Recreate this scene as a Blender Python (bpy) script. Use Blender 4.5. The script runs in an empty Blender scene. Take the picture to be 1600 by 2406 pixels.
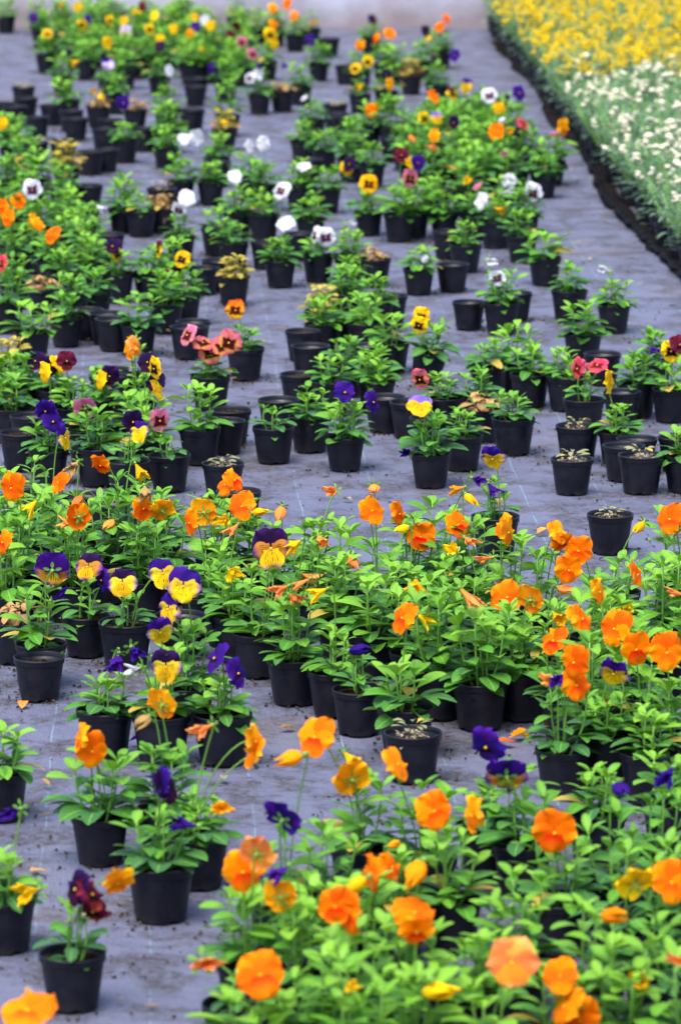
import bpy, math, random
from mathutils import Vector, Matrix, noise
random.seed(11)
R = math.radians
sc = bpy.context.scene
COL = sc.collection
# ------------------------------------------------------------------ camera, sky, sun, exposure
F = 10204.0; CX = 800.0; CY = 1203.0            # focal length and centre in photograph pixels
PITCH = math.atan(2065 / F); CAMZ = 1.795; RIMZ = 0.076
cam = bpy.data.objects.new('camera', bpy.data.cameras.new('camera')); COL.objects.link(cam)
cam.location = (0, 0, CAMZ); cam.rotation_euler = (math.pi / 2 - PITCH, 0, 0)
cam.data.sensor_fit = 'VERTICAL'; cam.data.sensor_height = 36.0; cam.data.lens = 36.0 * F / 2406
cam.data.clip_end = 500
cam.data.dof.use_dof = True; cam.data.dof.focus_distance = 8.1; cam.data.dof.aperture_fstop = 8.3
sc.camera = cam
w = bpy.data.worlds.new('World'); sc.world = w; w.use_nodes = True
nt = w.node_tree; bg = nt.nodes['Background']
sky = nt.nodes.new('ShaderNodeTexSky'); sky.sky_type = 'NISHITA'; sky.sun_disc = False
SUN_EL, SUN_AZ = 66, -150
sky.sun_elevation = R(SUN_EL); sky.sun_rotation = R(SUN_AZ); sky.air_density = 1.0; sky.dust_density = 3.0
nt.links.new(sky.outputs[0], bg.inputs[0]); bg.inputs[1].default_value = 0.105
sl = bpy.data.objects.new('sun', bpy.data.lights.new('sun', 'SUN')); COL.objects.link(sl)
sl.data.energy = 1.5; sl.data.angle = R(40); sl.data.color = (1.0, 0.96, 0.9)
az, el = R(SUN_AZ), R(SUN_EL)
sd = Vector((math.sin(az) * math.cos(el), math.cos(az) * math.cos(el), math.sin(el)))
sl.rotation_euler = sd.to_track_quat('Z', 'Y').to_euler()
sc.view_settings.view_transform = 'Standard'; sc.view_settings.look = 'None'
sc.view_settings.gamma = 1; sc.view_settings.exposure = 1.84

# ------------------------------------------------------------------ projection helpers
UP = Vector((0, math.sin(PITCH), math.cos(PITCH))); FW = Vector((0, math.cos(PITCH), -math.sin(PITCH)))
def ray(x, y): return FW + Vector((1, 0, 0)) * ((x - CX) / F) - UP * ((y - CY) / F)
def on_z(x, y, z=0.0):
    d = ray(x, y); t = (z - CAMZ) / d.z
    return Vector((0, 0, CAMZ)) + d * t
def on_y(x, y, Y):
    d = ray(x, y); return Vector((0, 0, CAMZ)) + d * (Y / d.y)
def to_px(p):
    v = Vector(p) - Vector((0, 0, CAMZ)); z = v.dot(FW)
    return CX + F * v.x / z, CY - F * v.dot(UP) / z
ROWDIR = Vector((-0.0445, 1, 0)).normalized(); LATDIR = Vector((1, 0.0445, 0)).normalized()

# ------------------------------------------------------------------ node helpers
def mat(name):
    m = bpy.data.materials.new(name); m.use_nodes = True
    return m, m.node_tree, m.node_tree.nodes['Principled BSDF'], m.node_tree.nodes['Material Output']
def nd(t, kind, **kw):
    n = t.nodes.new(kind)
    for k, v in kw.items(): setattr(n, k, v)
    return n
def mixc(t, fac, a, b, mode='MIX'):
    n = t.nodes.new('ShaderNodeMix'); n.data_type = 'RGBA'; n.blend_type = mode
    for i, v in ((0, fac), (6, a), (7, b)):
        if hasattr(v, 'links'): t.links.new(v, n.inputs[i])
        elif i == 0: n.inputs[0].default_value = v
        else: n.inputs[i].default_value = (*v, 1)
    return n.outputs[2]
def mth(t, op, a, b=0.0, c=0.0, clamp=False):
    n = t.nodes.new('ShaderNodeMath'); n.operation = op; n.use_clamp = clamp
    for i, v in enumerate((a, b, c)):
        if hasattr(v, 'links'): t.links.new(v, n.inputs[i])
        else: n.inputs[i].default_value = v
    return n.outputs[0]
def ramp(t, src, stops, interp='LINEAR'):
    n = t.nodes.new('ShaderNodeValToRGB'); n.color_ramp.interpolation = interp; e = n.color_ramp.elements
    while len(e) < len(stops): e.new(0.5)
    for i, (p, c) in enumerate(stops):
        e[i].position = p; e[i].color = (c, c, c, 1) if isinstance(c, (int, float)) else (*c, 1)
    t.links.new(src, n.inputs[0]); return n.outputs[0]
def nz(t, vec, scale, detail=3, rough=0.55, dist=0.0):
    n = t.nodes.new('ShaderNodeTexNoise'); n.inputs['Scale'].default_value = scale
    n.inputs['Detail'].default_value = detail; n.inputs['Roughness'].default_value = rough; n.inputs['Distortion'].default_value = dist
    if vec is not None: t.links.new(vec, n.inputs['Vector'])
    return n.outputs[0]
def bump(t, p, h, strength, dist=0.002):
    n = t.nodes.new('ShaderNodeBump'); n.inputs['Strength'].default_value = strength; n.inputs['Distance'].default_value = dist
    t.links.new(h, n.inputs['Height']); t.links.new(n.outputs[0], p.inputs['Normal'])
def spec(p, r, s=0.5): p.inputs['Roughness'].default_value = r; p.inputs['Specular IOR Level'].default_value = s
def thin(t, p, out, col, fac):
    tr = nd(t, 'ShaderNodeBsdfTranslucent'); t.links.new(col, tr.inputs[0])
    mx = nd(t, 'ShaderNodeMixShader'); mx.inputs[0].default_value = fac
    t.links.new(p.outputs[0], mx.inputs[1]); t.links.new(tr.outputs[0], mx.inputs[2]); t.links.new(mx.outputs[0], out.inputs[0])

# ------------------------------------------------------------------ materials
def leaf_mat(name, young, mid, old, trans=0.3, vein=0.35, rough=0.46):
    m, t, p, out = mat(name)
    at = nd(t, 'ShaderNodeAttribute', attribute_name='age'); oi = nd(t, 'ShaderNodeObjectInfo')
    tc = nd(t, 'ShaderNodeTexCoord'); uv = nd(t, 'ShaderNodeSeparateXYZ'); t.links.new(tc.outputs['UV'], uv.inputs[0])
    n = nz(t, tc.outputs['Object'], 160, 2)
    f = mth(t, 'ADD', at.outputs['Fac'], mth(t, 'MULTIPLY', mth(t, 'SUBTRACT', oi.outputs['Random'], 0.5), 0.45))
    f = mth(t, 'ADD', f, mth(t, 'MULTIPLY', mth(t, 'SUBTRACT', n, 0.5), 0.35), clamp=True)
    c = ramp(t, f, [(0.0, young), (0.5, mid), (1.0, old)])
    d = mth(t, 'ABSOLUTE', mth(t, 'SUBTRACT', uv.outputs[0], 0.5))
    mid_rib = mth(t, 'LESS_THAN', d, 0.035)
    side = mth(t, 'GREATER_THAN', mth(t, 'SINE', mth(t, 'MULTIPLY', mth(t, 'SUBTRACT', uv.outputs[1], mth(t, 'MULTIPLY', d, 0.7)), 42)), 0.9)
    vm = mth(t, 'MULTIPLY', mth(t, 'MAXIMUM', mid_rib, mth(t, 'MULTIPLY', side, 0.5)), vein)
    c = mixc(t, vm, c, tuple(min(1, v * 1.8 + 0.03) for v in young))
    c = mixc(t, mth(t, 'GREATER_THAN', at.outputs['Fac'], 1.5), c, (0.4, 0.3, 0.05))
    t.links.new(c, p.inputs['Base Color']); spec(p, rough, 0.22)
    bump(t, p, mth(t, 'SUBTRACT', n, mth(t, 'MULTIPLY', vm, 0.8)), 0.35, 0.0015)
    thin(t, p, out, mixc(t, 0.5, c, young), trans)
    return m
M = {}
M['leaf'] = leaf_mat('pansy_leaf', (0.17, 0.37, 0.03), (0.062, 0.215, 0.018), (0.034, 0.12, 0.042), 0.25)
M['leaf_grey'] = leaf_mat('grey_green_leaf', (0.2, 0.31, 0.2), (0.095, 0.185, 0.115), (0.045, 0.105, 0.075), 0.2, 0.1, 0.6)
M['leaf_tan'] = leaf_mat('withered_leaf', (0.42, 0.27, 0.085), (0.33, 0.19, 0.075), (0.17, 0.1, 0.06), 0.25, 0.2, 0.7)
M['leaf_yellow'] = leaf_mat('yellowing_leaf', (0.42, 0.35, 0.05), (0.3, 0.27, 0.045), (0.36, 0.18, 0.06), 0.3, 0.2, 0.55)
M['leaf_dry'] = leaf_mat('dry_grey_leaf', (0.34, 0.26, 0.17), (0.24, 0.2, 0.13), (0.17, 0.2, 0.09), 0.1, 0.2, 0.8)
def stalk_mat():
    m, t, p, out = mat('green_stalk'); p.inputs['Base Color'].default_value = (0.13, 0.3, 0.035, 1); spec(p, 0.45); return m
M['stalk'] = stalk_mat()
def pot_mat():
    m, t, p, out = mat('black_pot_plastic'); tc = nd(t, 'ShaderNodeTexCoord'); oi = nd(t, 'ShaderNodeObjectInfo')
    va = nd(t, 'ShaderNodeVectorMath', operation='ADD'); t.links.new(tc.outputs['Object'], va.inputs[0]); t.links.new(oi.outputs['Random'], va.inputs[1])
    a = nz(t, va.outputs[0], 420, 3, 0.65); b = nz(t, va.outputs[0], 38, 4, 0.6)
    sp = ramp(t, a, [(0.56, 0.0), (0.70, 1.0)]); ds = ramp(t, b, [(0.4, 0.0), (0.75, 1.0)])
    c = mixc(t, mth(t, 'MULTIPLY', sp, 0.35), (0.0022, 0.0027, 0.0080), (0.045, 0.05, 0.085))
    c = mixc(t, mth(t, 'MULTIPLY', ds, 0.5), c, (0.0105, 0.0105, 0.018))
    sx = nd(t, 'ShaderNodeSeparateXYZ'); t.links.new(tc.outputs['Object'], sx.inputs[0])
    low = mth(t, 'MULTIPLY', ramp(t, sx.outputs[2], [(0.0, 1.0), (0.02, 0.0)]), ds)
    c = mixc(t, mth(t, 'MULTIPLY', low, 0.6), c, (0.045, 0.036, 0.032))
    t.links.new(c, p.inputs['Base Color'])
    t.links.new(mth(t, 'ADD', 0.38, mth(t, 'MULTIPLY', ds, 0.3)), p.inputs['Roughness']); p.inputs['Specular IOR Level'].default_value = 0.32
    bump(t, p, a, 0.12, 0.001); return m
M['pot'] = pot_mat()
def soil_mat(name, dark, light):
    m, t, p, out = mat(name); tc = nd(t, 'ShaderNodeTexCoord')
    a = nz(t, tc.outputs['Object'], 260, 4, 0.7); b = nz(t, tc.outputs['Object'], 60, 3, 0.6)
    c = mixc(t, ramp(t, a, [(0.38, 0.0), (0.68, 1.0)]), dark, light)
    c = mixc(t, ramp(t, b, [(0.55, 0.0), (0.7, 0.6)]), c, tuple(v * 0.5 for v in dark))
    t.links.new(c, p.inputs['Base Color']); spec(p, 1.0, 0.02); bump(t, p, a, 1.0, 0.006); return m
M['soil'] = soil_mat('potting_soil', (0.014, 0.009, 0.006), (0.075, 0.046, 0.026))
M['crumb'] = soil_mat('dry_crumbs', (0.03, 0.022, 0.018), (0.16, 0.11, 0.075))
M['strip'] = soil_mat('damp_soil', (0.006, 0.005, 0.005), (0.026, 0.022, 0.021))

def petal_mat(name, base, edge=None, blotch=None, ext=0.0, eye=(0.75, 0.42, 0.01), whisk=0.0, back=None, trans=0.34, soft=0.07):
    """v runs from the flower's throat (0) to the petal's edge (1); u runs across it"""
    m, t, p, out = mat(name); edge = edge or tuple(min(1, v * 1.12) for v in base)
    tc = nd(t, 'ShaderNodeTexCoord'); uv = nd(t, 'ShaderNodeSeparateXYZ'); t.links.new(tc.outputs['UV'], uv.inputs[0])
    oi = nd(t, 'ShaderNodeObjectInfo')
    mp = nd(t, 'ShaderNodeVectorMath', operation='MULTIPLY'); t.links.new(tc.outputs['UV'], mp.inputs[0]); mp.inputs[1].default_value = (14, 1.6, 1)
    ad = nd(t, 'ShaderNodeVectorMath', operation='ADD'); t.links.new(mp.outputs[0], ad.inputs[0]); t.links.new(oi.outputs['Random'], ad.inputs[1])
    streak = nz(t, ad.outputs[0], 1.6, 2)
    v = uv.outputs[1]
    vw = mth(t, 'ADD', v, mth(t, 'MULTIPLY', mth(t, 'SUBTRACT', streak, 0.5), 0.34))
    c = mixc(t, ramp(t, vw, [(0.62, 0.0), (0.95, 1.0)]), base, edge)
    c = mixc(t, mth(t, 'MULTIPLY', ramp(t, streak, [(0.5, 0.0), (0.75, 1.0)]), 0.16), c, tuple(x * 0.55 for x in base))
    if blotch:
        c = mixc(t, ramp(t, vw, [(max(0.0, ext - soft), 1.0), (ext + soft, 0.0)]), c, blotch)
    if whisk:
        s = mth(t, 'SINE', mth(t, 'ADD', mth(t, 'MULTIPLY', uv.outputs[0], 62), mth(t, 'MULTIPLY', streak, 6)))
        wm = mth(t, 'MULTIPLY', mth(t, 'GREATER_THAN', s, 0.8), mth(t, 'LESS_THAN', vw, whisk))
        wm = mth(t, 'MULTIPLY', wm, mth(t, 'LESS_THAN', mth(t, 'ABSOLUTE', mth(t, 'SUBTRACT', uv.outputs[0], 0.5)), 0.3))
        c = mixc(t, wm, c, (0.012, 0.003, 0.012))
    hsv = nd(t, 'ShaderNodeHueSaturation'); t.links.new(c, hsv.inputs['Color'])
    t.links.new(mth(t, 'ADD', 0.490, mth(t, 'MULTIPLY', oi.outputs['Random'], 0.024)), hsv.inputs['Hue'])
    t.links.new(mth(t, 'ADD', 0.85, mth(t, 'MULTIPLY', oi.outputs['Random'], 0.3)), hsv.inputs['Value'])
    c = hsv.outputs[0]
    if back:
        g = nd(t, 'ShaderNodeNewGeometry'); c = mixc(t, g.outputs['Backfacing'], c, back)
    t.links.new(c, p.inputs['Base Color']); spec(p, 0.7, 0.08)
    bump(t, p, streak, 0.25, 0.0012)
    thin(t, p, out, c, trans); return m
OR = (0.88, 0.165, 0.001); ORl = (0.9, 0.235, 0.003); DK = (0.01, 0.002, 0.006); VI = (0.032, 0.006, 0.17); YE = (0.78, 0.47, 0.005)
# flower kinds: (upper petals, side petals, lower petal)
def K3(a, b=None, c=None): return (a, b or a, c or b or a)
pm = petal_mat
o_u = pm('orange_upper', OR, ORl); o_l = pm('orange_lower', OR, ORl, (0.78, 0.045, 0.002), 0.36, soft=0.2)
s_u = pm('pale_orange_upper', (0.86, 0.26, 0.05), (0.88, 0.34, 0.11)); s_l = pm('pale_orange_lower', (0.86, 0.22, 0.02), (0.88, 0.32, 0.09))
a_u = pm('amber_upper', (0.86, 0.3, 0.004), (0.88, 0.36, 0.006)); a_l = pm('amber_lower', (0.86, 0.22, 0.003), (0.86, 0.32, 0.005))
y_u = pm('yellow_upper', YE); y_l = pm('yellow_lower', YE, whisk=0.3)
b_u = pm('yellow_plain', YE, blotch=DK, ext=0.17, soft=0.04); b_l = pm('yellow_blotched', YE, blotch=DK, ext=0.42, whisk=0.58)
g_u = pm('golden_upper', (0.9, 0.44, 0.003), blotch=(0.05, 0.005, 0.002), ext=0.2, soft=0.05); g_l = pm('golden_blotched', (0.88, 0.4, 0.006), blotch=(0.05, 0.005, 0.002), ext=0.42)
WH = (0.62, 0.62, 0.68)
w_u = pm('white_upper', WH, blotch=(0.06, 0.006, 0.06), ext=0.17, soft=0.05); n_u = pm('plain_white', WH, eye=(0.7, 0.7, 0.3)); w_l = pm('white_blotched', WH, blotch=(0.06, 0.006, 0.06), ext=0.44, whisk=0.58)
v_u = pm('violet_upper', VI, (0.046, 0.008, 0.25)); v_l = pm('violet_lower', VI, (0.052, 0.010, 0.26), DK, 0.25)
d_u = pm('dark_upper', (0.012, 0.003, 0.03), (0.03, 0.005, 0.09)); d_l = pm('dark_lower', (0.03, 0.004, 0.03), (0.07, 0.01, 0.03), DK, 0.3)
u_l = pm('yellow_violet_edge', YE, (0.72, 0.47, 0.04), whisk=0.5); u_s = pm('yellow_side_violet_edge', (0.72, 0.48, 0.02), (0.1, 0.035, 0.26), whisk=0.45)
u_u = pm('lavender_upper', (0.2, 0.12, 0.55), (0.3, 0.2, 0.62))
k_l = pm('tawny_violet_edge', (0.8, 0.4, 0.006), (0.05, 0.01, 0.13), whisk=0.62); k_s = pm('violet_tawny_heart', (0.45, 0.16, 0.02), (0.07, 0.018, 0.24), whisk=0.5)
l_u = pm('pale_lavender', (0.55, 0.47, 0.7)); l_s = pm('cream_lavender', (0.8, 0.66, 0.45), (0.6, 0.5, 0.7), whisk=0.4)
p_u = pm('rose_pink', (0.58, 0.13, 0.24), (0.66, 0.22, 0.38), (0.07, 0.004, 0.012), 0.16, soft=0.05); p_l = pm('rose_blotched', (0.62, 0.2, 0.22), (0.6, 0.18, 0.3), (0.07, 0.004, 0.012), 0.45, whisk=0.6)
q_u = pm('rose_yellow', (0.62, 0.15, 0.15), (0.55, 0.08, 0.19), (0.05, 0.004, 0.006), 0.2, soft=0.05); q_l = pm('rose_yellow_blotched', (0.66, 0.22, 0.08), (0.52, 0.06, 0.16), (0.05, 0.004, 0.006), 0.46)
m_u = pm('maroon_upper', (0.11, 0.008, 0.03), (0.16, 0.012, 0.05)); m_l = pm('maroon_lower', (0.16, 0.014, 0.02), (0.22, 0.03, 0.02), DK, 0.4)
r_u = pm('crimson_rose', (0.5, 0.04, 0.09), (0.58, 0.11, 0.18)); r_l = pm('crimson_blotched', (0.5, 0.06, 0.08), (0.56, 0.1, 0.16), (0.12, 0.004, 0.01), 0.4)
z_u = pm('flame_upper', (0.85, 0.2, 0.01), (0.75, 0.09, 0.02), (0.1, 0.005, 0.003), 0.2, soft=0.05); z_l = pm('flame_blotched', (0.88, 0.42, 0.01), (0.85, 0.25, 0.02), (0.1, 0.005, 0.003), 0.45, whisk=0.6)
x_u = pm('violet_white_heart', (0.6, 0.5, 0.75), VI); 
FL = {'O': K3(o_u, o_u, o_l), 'S': K3(s_u, s_u, s_l), 'A': K3(a_u, a_u, a_l), 'Y': K3(y_u, y_u, y_l), 'B': K3(b_u, b_l, b_l),
      'G': K3(g_u, g_l, g_l), 'W': K3(w_u, w_l, w_l), 'N': K3(n_u), 'V': K3(v_u, v_u, v_l), 'D': K3(d_u, d_u, d_l), 'U': K3(v_u, u_s, u_l),
      'E': K3(u_u, u_l, u_l), 'K': K3(d_u, k_s, k_l), 'J': K3(v_u, k_s, k_l), 'H': K3(d_u, u_s, u_l), 'L': K3(l_u, l_s, l_s), 'P': K3(p_u, p_l, p_l), 'Q': K3(q_u, q_l, q_l),
      'M': K3(m_u, m_u, m_l), 'R': K3(r_u, r_l, r_l), 'Z': K3(z_u, z_l, z_l), 'X': K3(v_u, x_u, x_u), 'T': K3(m_u, b_l, b_l)}
BUD = {'o': a_u, 's': s_u, 'y': y_u, 'v': v_u, 'n': n_u, 'p': p_u, 'd': d_u, 't': M['leaf_tan']}
CNAME = {'O': 'orange', 'S': 'pale orange', 'A': 'amber', 'Y': 'yellow', 'B': 'black-blotched yellow', 'G': 'golden dark-eyed', 'W': 'white dark-eyed',
         'N': 'plain white', 'V': 'violet', 'D': 'almost black', 'U': 'violet-and-yellow', 'E': 'lavender-and-yellow', 'K': 'black-and-tawny', 'J': 'violet-and-tawny', 'H': 'black-topped yellow',
         'L': 'pale lavender', 'P': 'rose pink', 'Q': 'rose-and-yellow', 'M': 'maroon', 'R': 'crimson', 'Z': 'flame orange dark-eyed', 'X': 'violet white-hearted', 'T': 'maroon-topped yellow'}
BNAME = {'o': 'orange', 's': 'pale orange', 'y': 'yellow', 'v': 'violet', 'n': 'white', 'p': 'pink', 'd': 'dark', 't': 'dried'}

# ------------------------------------------------------------------ mesh helpers
class MB:
    def __init__(s): s.v = []; s.f = []; s.uv = []; s.a = []; s.mi = []
    def add(s, v, f, uv=None, age=0.5, mi=0):
        o = len(s.v); s.v += [tuple(p) for p in v]; s.f += [tuple(i + o for i in q) for q in f]
        s.uv += uv or [(0.5, 0.5)] * len(v); s.a += [age] * len(v); s.mi += [mi] * len(f)
    def mesh(s, name, mats, smooth=True):
        me = bpy.data.meshes.new(name); me.from_pydata(s.v, [], s.f)
        for m in (mats if isinstance(mats, (list, tuple)) else [mats]): me.materials.append(m)
        l = me.uv_layers.new(name='UVMap'); vi = [0] * len(me.loops); me.loops.foreach_get('vertex_index', vi)
        l.data.foreach_set('uv', [c for i in vi for c in s.uv[i]])
        at = me.attributes.new('age', 'FLOAT', 'POINT'); at.data.foreach_set('value', s.a)
        me.polygons.foreach_set('use_smooth', [smooth] * len(s.f)); me.polygons.foreach_set('material_index', s.mi)
        me.update(); return me
def link(name, data, parent=None, loc=None, mtx=None):
    o = bpy.data.objects.new(name, data); COL.objects.link(o); o.parent = parent
    if mtx is not None: o.matrix_local = mtx
    elif loc is not None: o.location = loc
    return o
def tag(o, label=None, cat=None, group=None, kind=None):
    for k, v in (('label', label), ('category', cat), ('group', group), ('kind', kind)):
        if v: o[k] = v
    return o
def lathe(mb, prof, n=32, jig=None, mi=0, age=0.5):
    v = []; f = []
    for j, (r, z) in enumerate(prof):
        for i in range(n):
            a = 2 * math.pi * i / n; zz = z + (jig(i, j) if jig else 0)
            v.append((r * math.cos(a), r * math.sin(a), zz))
    for j in range(len(prof) - 1):
        for i in range(n):
            k = (i + 1) % n; f.append((j * n + i, j * n + k, (j + 1) * n + k, (j + 1) * n + i))
    mb.add(v, f, None, age, mi)
def tube(mb, pts, r0, r1, n=5, mi=0, age=0.5):
    v = []; f = []; m = len(pts)
    for j, p in enumerate(pts):
        d = (pts[min(j + 1, m - 1)] - pts[max(j - 1, 0)]).normalized()
        s = d.cross(Vector((0.3, 1, 0.1))).normalized(); u = d.cross(s); r = r0 + (r1 - r0) * j / (m - 1)
        for i in range(n):
            a = 2 * math.pi * i / n; v.append(p + s * (r * math.cos(a)) + u * (r * math.sin(a)))
    for j in range(m - 1):
        for i in range(n):
            k = (i + 1) % n; f.append((j * n + i, j * n + k, (j + 1) * n + k, (j + 1) * n + i))
    v.append(pts[-1]); f += [((m - 1) * n + i, (m - 1) * n + (i + 1) % n, m * n) for i in range(n)]
    mb.add(v, f, [(0.2, 0.5)] * len(v), age, mi)
PROF_T = [0, 0.14, 0.3, 0.45, 0.6, 0.76, 0.9, 1.0]
PROF_W = [0.15, 0.16, 0.62, 0.93, 1.0, 0.88, 0.56, 0.06]
def leaf(mb, base, d, n, L, W, curl, age, fold=0.25, twist=0.0, cren=0.05):
    d = d.normalized(); s = d.cross(n)
    if s.length < 1e-4: s = d.cross(Vector((1, 0.2, 0)))
    s.normalize(); n = s.cross(d).normalized()
    if twist: s, n = s * math.cos(twist) + n * math.sin(twist), n * math.cos(twist) - s * math.sin(twist)
    v = []; uv = []; f = []; p = base.copy(); pt = 0.0
    for k, t in enumerate(PROF_T):
        a = curl * t; dd = d * math.cos(a) - n * math.sin(a); nn = n * math.cos(a) + d * math.sin(a)
        p = p + dd * (L * (t - pt)); pt = t
        wd = W * 0.5 * PROF_W[k] * (1 + random.uniform(-cren, cren))
        v += [p - s * wd + nn * (fold * wd), p, p + s * wd + nn * (fold * wd)]
        uv += [(0.0, t), (0.5, t), (1.0, t)]
        if k:
            b = 3 * (k - 1); f += [(b, b + 1, b + 4, b + 3), (b + 1, b + 2, b + 5, b + 4)]
    mb.add(v, f, uv, age)
def rv(a): return random.uniform(-a, a)
def foliage(h, spread, stems, leaf_len, leaf_w, step, mats, droop=0.0, lean=0.5, low=7, curl=0.7):
    """a pansy: several leafy shoots from the middle of the pot, longest old leaves at the bottom"""
    mb = MB()
    for k in range(stems):
        az = 2 * math.pi * (k + rv(0.3)) / stems; ln = (lean * (0.25 if k == 0 else random.uniform(0.45, 1.0)))
        hh = h * random.uniform(0.7, 1.05) * (1.1 if k == 0 else 1.0)
        top = Vector((math.cos(az) * ln * spread, math.sin(az) * ln * spread, hh)); b = Vector((math.cos(az) * 0.008, math.sin(az) * 0.008, -0.008))
        ctl = b.lerp(top, 0.5) + Vector((math.cos(az), math.sin(az), 0)) * (0.012 * ln * 2)
        pts = [b * (1 - t) ** 2 + ctl * (2 * t * (1 - t)) + top * t * t for t in (0, 0.25, 0.5, 0.75, 1)]
        tube(mb, pts, 0.0022, 0.0013, 5, 1)
        nl = max(4, int(hh / step)); ph = random.uniform(0, 6.28)
        for i in range(nl + 4):
            t = min(1.0, 0.12 + 0.88 * i / nl); q = b * (1 - t) ** 2 + ctl * (2 * t * (1 - t)) + top * t * t
            ph += 2.4 + rv(0.4); out = Vector((math.cos(ph), math.sin(ph), 0))
            upness = (0.25 + 0.5 * t + (0.5 if i >= nl else 0)) - droop + rv(0.18)
            d = out + Vector((0, 0, upness * 1.15)); L = leaf_len * (1.05 - 0.3 * t - (0.2 if i >= nl else 0)) * random.uniform(0.75, 1.2)
            leaf(mb, q, d, Vector((0, 0, 1)) - out * 0.2, L, leaf_w * L / leaf_len * random.uniform(0.85, 1.15), curl * random.uniform(0.5, 1.4) + droop * 0.6,
                 min(1, max(0, 0.72 - 0.6 * t + rv(0.2))), random.uniform(0.1, 0.4), rv(0.35))
    for i in range(low):                                   # old leaves resting on the rim
        ph = 2 * math.pi * (i + rv(0.35)) / low; out = Vector((math.cos(ph), math.sin(ph), 0))
        L = leaf_len * random.uniform(0.85, 1.25)
        leaf(mb, out * 0.012 + Vector((0, 0, random.uniform(0.012, 0.024))), out + Vector((0, 0, random.uniform(0.3, 0.65) - droop * 0.4)), Vector((0, 0, 1)), L,
             leaf_w * random.uniform(0.95, 1.3), random.uniform(0.4, 1.0), 2.0 if random.random() < 0.07 else random.uniform(0.6, 1.0), 0.2, rv(0.3))
    return mb.mesh('foliage', mats)
LM = [M['leaf'], M['stalk']]
FOL = {
 'g': [foliage(random.uniform(0.055, 0.075), 0.055, random.choice((4, 5)), 0.050, 0.0225, 0.0080, LM, low=10, lean=0.6) for _ in range(10)],
 't': [foliage(random.uniform(0.080, 0.110), 0.065, random.choice((3, 4, 5)), 0.058, 0.0235, 0.0105, LM, lean=0.65, low=9) for _ in range(14)],
 'b': [foliage(random.uniform(0.055, 0.072), 0.075, 4, 0.062, 0.0285, 0.0105, LM, lean=0.7, low=8) for _ in range(6)],
 's': [foliage(random.uniform(0.05, 0.07), 0.04, 3, 0.040, 0.0170, 0.0120, LM, low=6) for _ in range(5)],
 'w': [foliage(0.035, 0.05, 4, 0.040, 0.0190, 0.0100, [M['leaf_tan'], M['leaf_tan']], droop=0.35, curl=1.6, low=6) for _ in range(4)],
 'q': [foliage(0.062, 0.06, 5, 0.044, 0.0220, 0.0085, [M['leaf_yellow'], M['leaf_yellow']], droop=0.12, curl=1.1, low=7) for _ in range(4)],
 'd': [foliage(0.006, 0.05, 5, 0.022, 0.0090, 0.0050, [M['leaf_dry'], M['leaf_dry']], droop=0.1, curl=1.3, low=10) for _ in range(4)],
}
# pots
mb = MB()
lathe(mb, [(0.0, 0.003), (0.030, 0.003), (0.0335, 0.0), (0.0345, 0.0015), (0.0345, 0.006), (0.0352, 0.008), (0.0432, 0.0645), (0.0432, 0.0675), (0.0418, 0.0675), (0.0414, 0.056)], 40,
      lambda i, j: 0.0035 if (i % 10 < 2 and 2 <= j <= 3) else 0)
POT = mb.mesh('pot', M['pot'])
mb = MB(); lathe(mb, [(0.0435, 0.0655), (0.0452, 0.0655), (0.0457, 0.067), (0.0457, 0.0735), (0.0464, 0.0745), (0.0462, 0.0763), (0.0449, 0.0768), (0.0440, 0.0757), (0.0437, 0.0655)], 40)
RIM = mb.mesh('rim', M['pot'])
def soil_mesh(z, amp):
    mb = MB(); n = 28; v = [(0, 0, z + amp)]; f = []
    for j in range(1, 8):
        r = 0.0428 * j / 7
        for i in range(n):
            a = 2 * math.pi * i / n; x, y = r * math.cos(a), r * math.sin(a)
            v.append((x, y, z + amp * (1 - (j / 7) ** 2) + noise.noise(Vector((x * 150 + z * 900, y * 150, 3))) * 0.0028))
    f += [(0, 1 + i, 1 + (i + 1) % n) for i in range(n)]
    for j in range(6):
        for i in range(n):
            k = (i + 1) % n; f.append((1 + j * n + i, 1 + (j + 1) * n + i, 1 + (j + 1) * n + k, 1 + j * n + k))
    mb.add(v, f)
    for _ in range(40):
        a = random.uniform(0, 6.28); r = 0.038 * math.sqrt(random.random()); s = random.uniform(0.0012, 0.003)
        c = Vector((r * math.cos(a), r * math.sin(a), z + amp * 0.5 + 0.002))
        pv = [c + Vector((rv(1), rv(1), rv(1))).normalized() * s for _ in range(6)]
        mb.add(pv, [(0, 1, 2), (0, 2, 3), (0, 3, 4), (1, 2, 5), (2, 3, 5), (3, 4, 5), (0, 1, 5)])
    return mb.mesh('soil', M['soil'])
SOIL = [soil_mesh(0.064, 0.003), soil_mesh(0.066, 0.004), soil_mesh(0.060, 0.002)]
SOIL_LOW = [soil_mesh(0.057, 0.002), soil_mesh(0.060, 0.002), soil_mesh(0.066, 0.002)]

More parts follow.
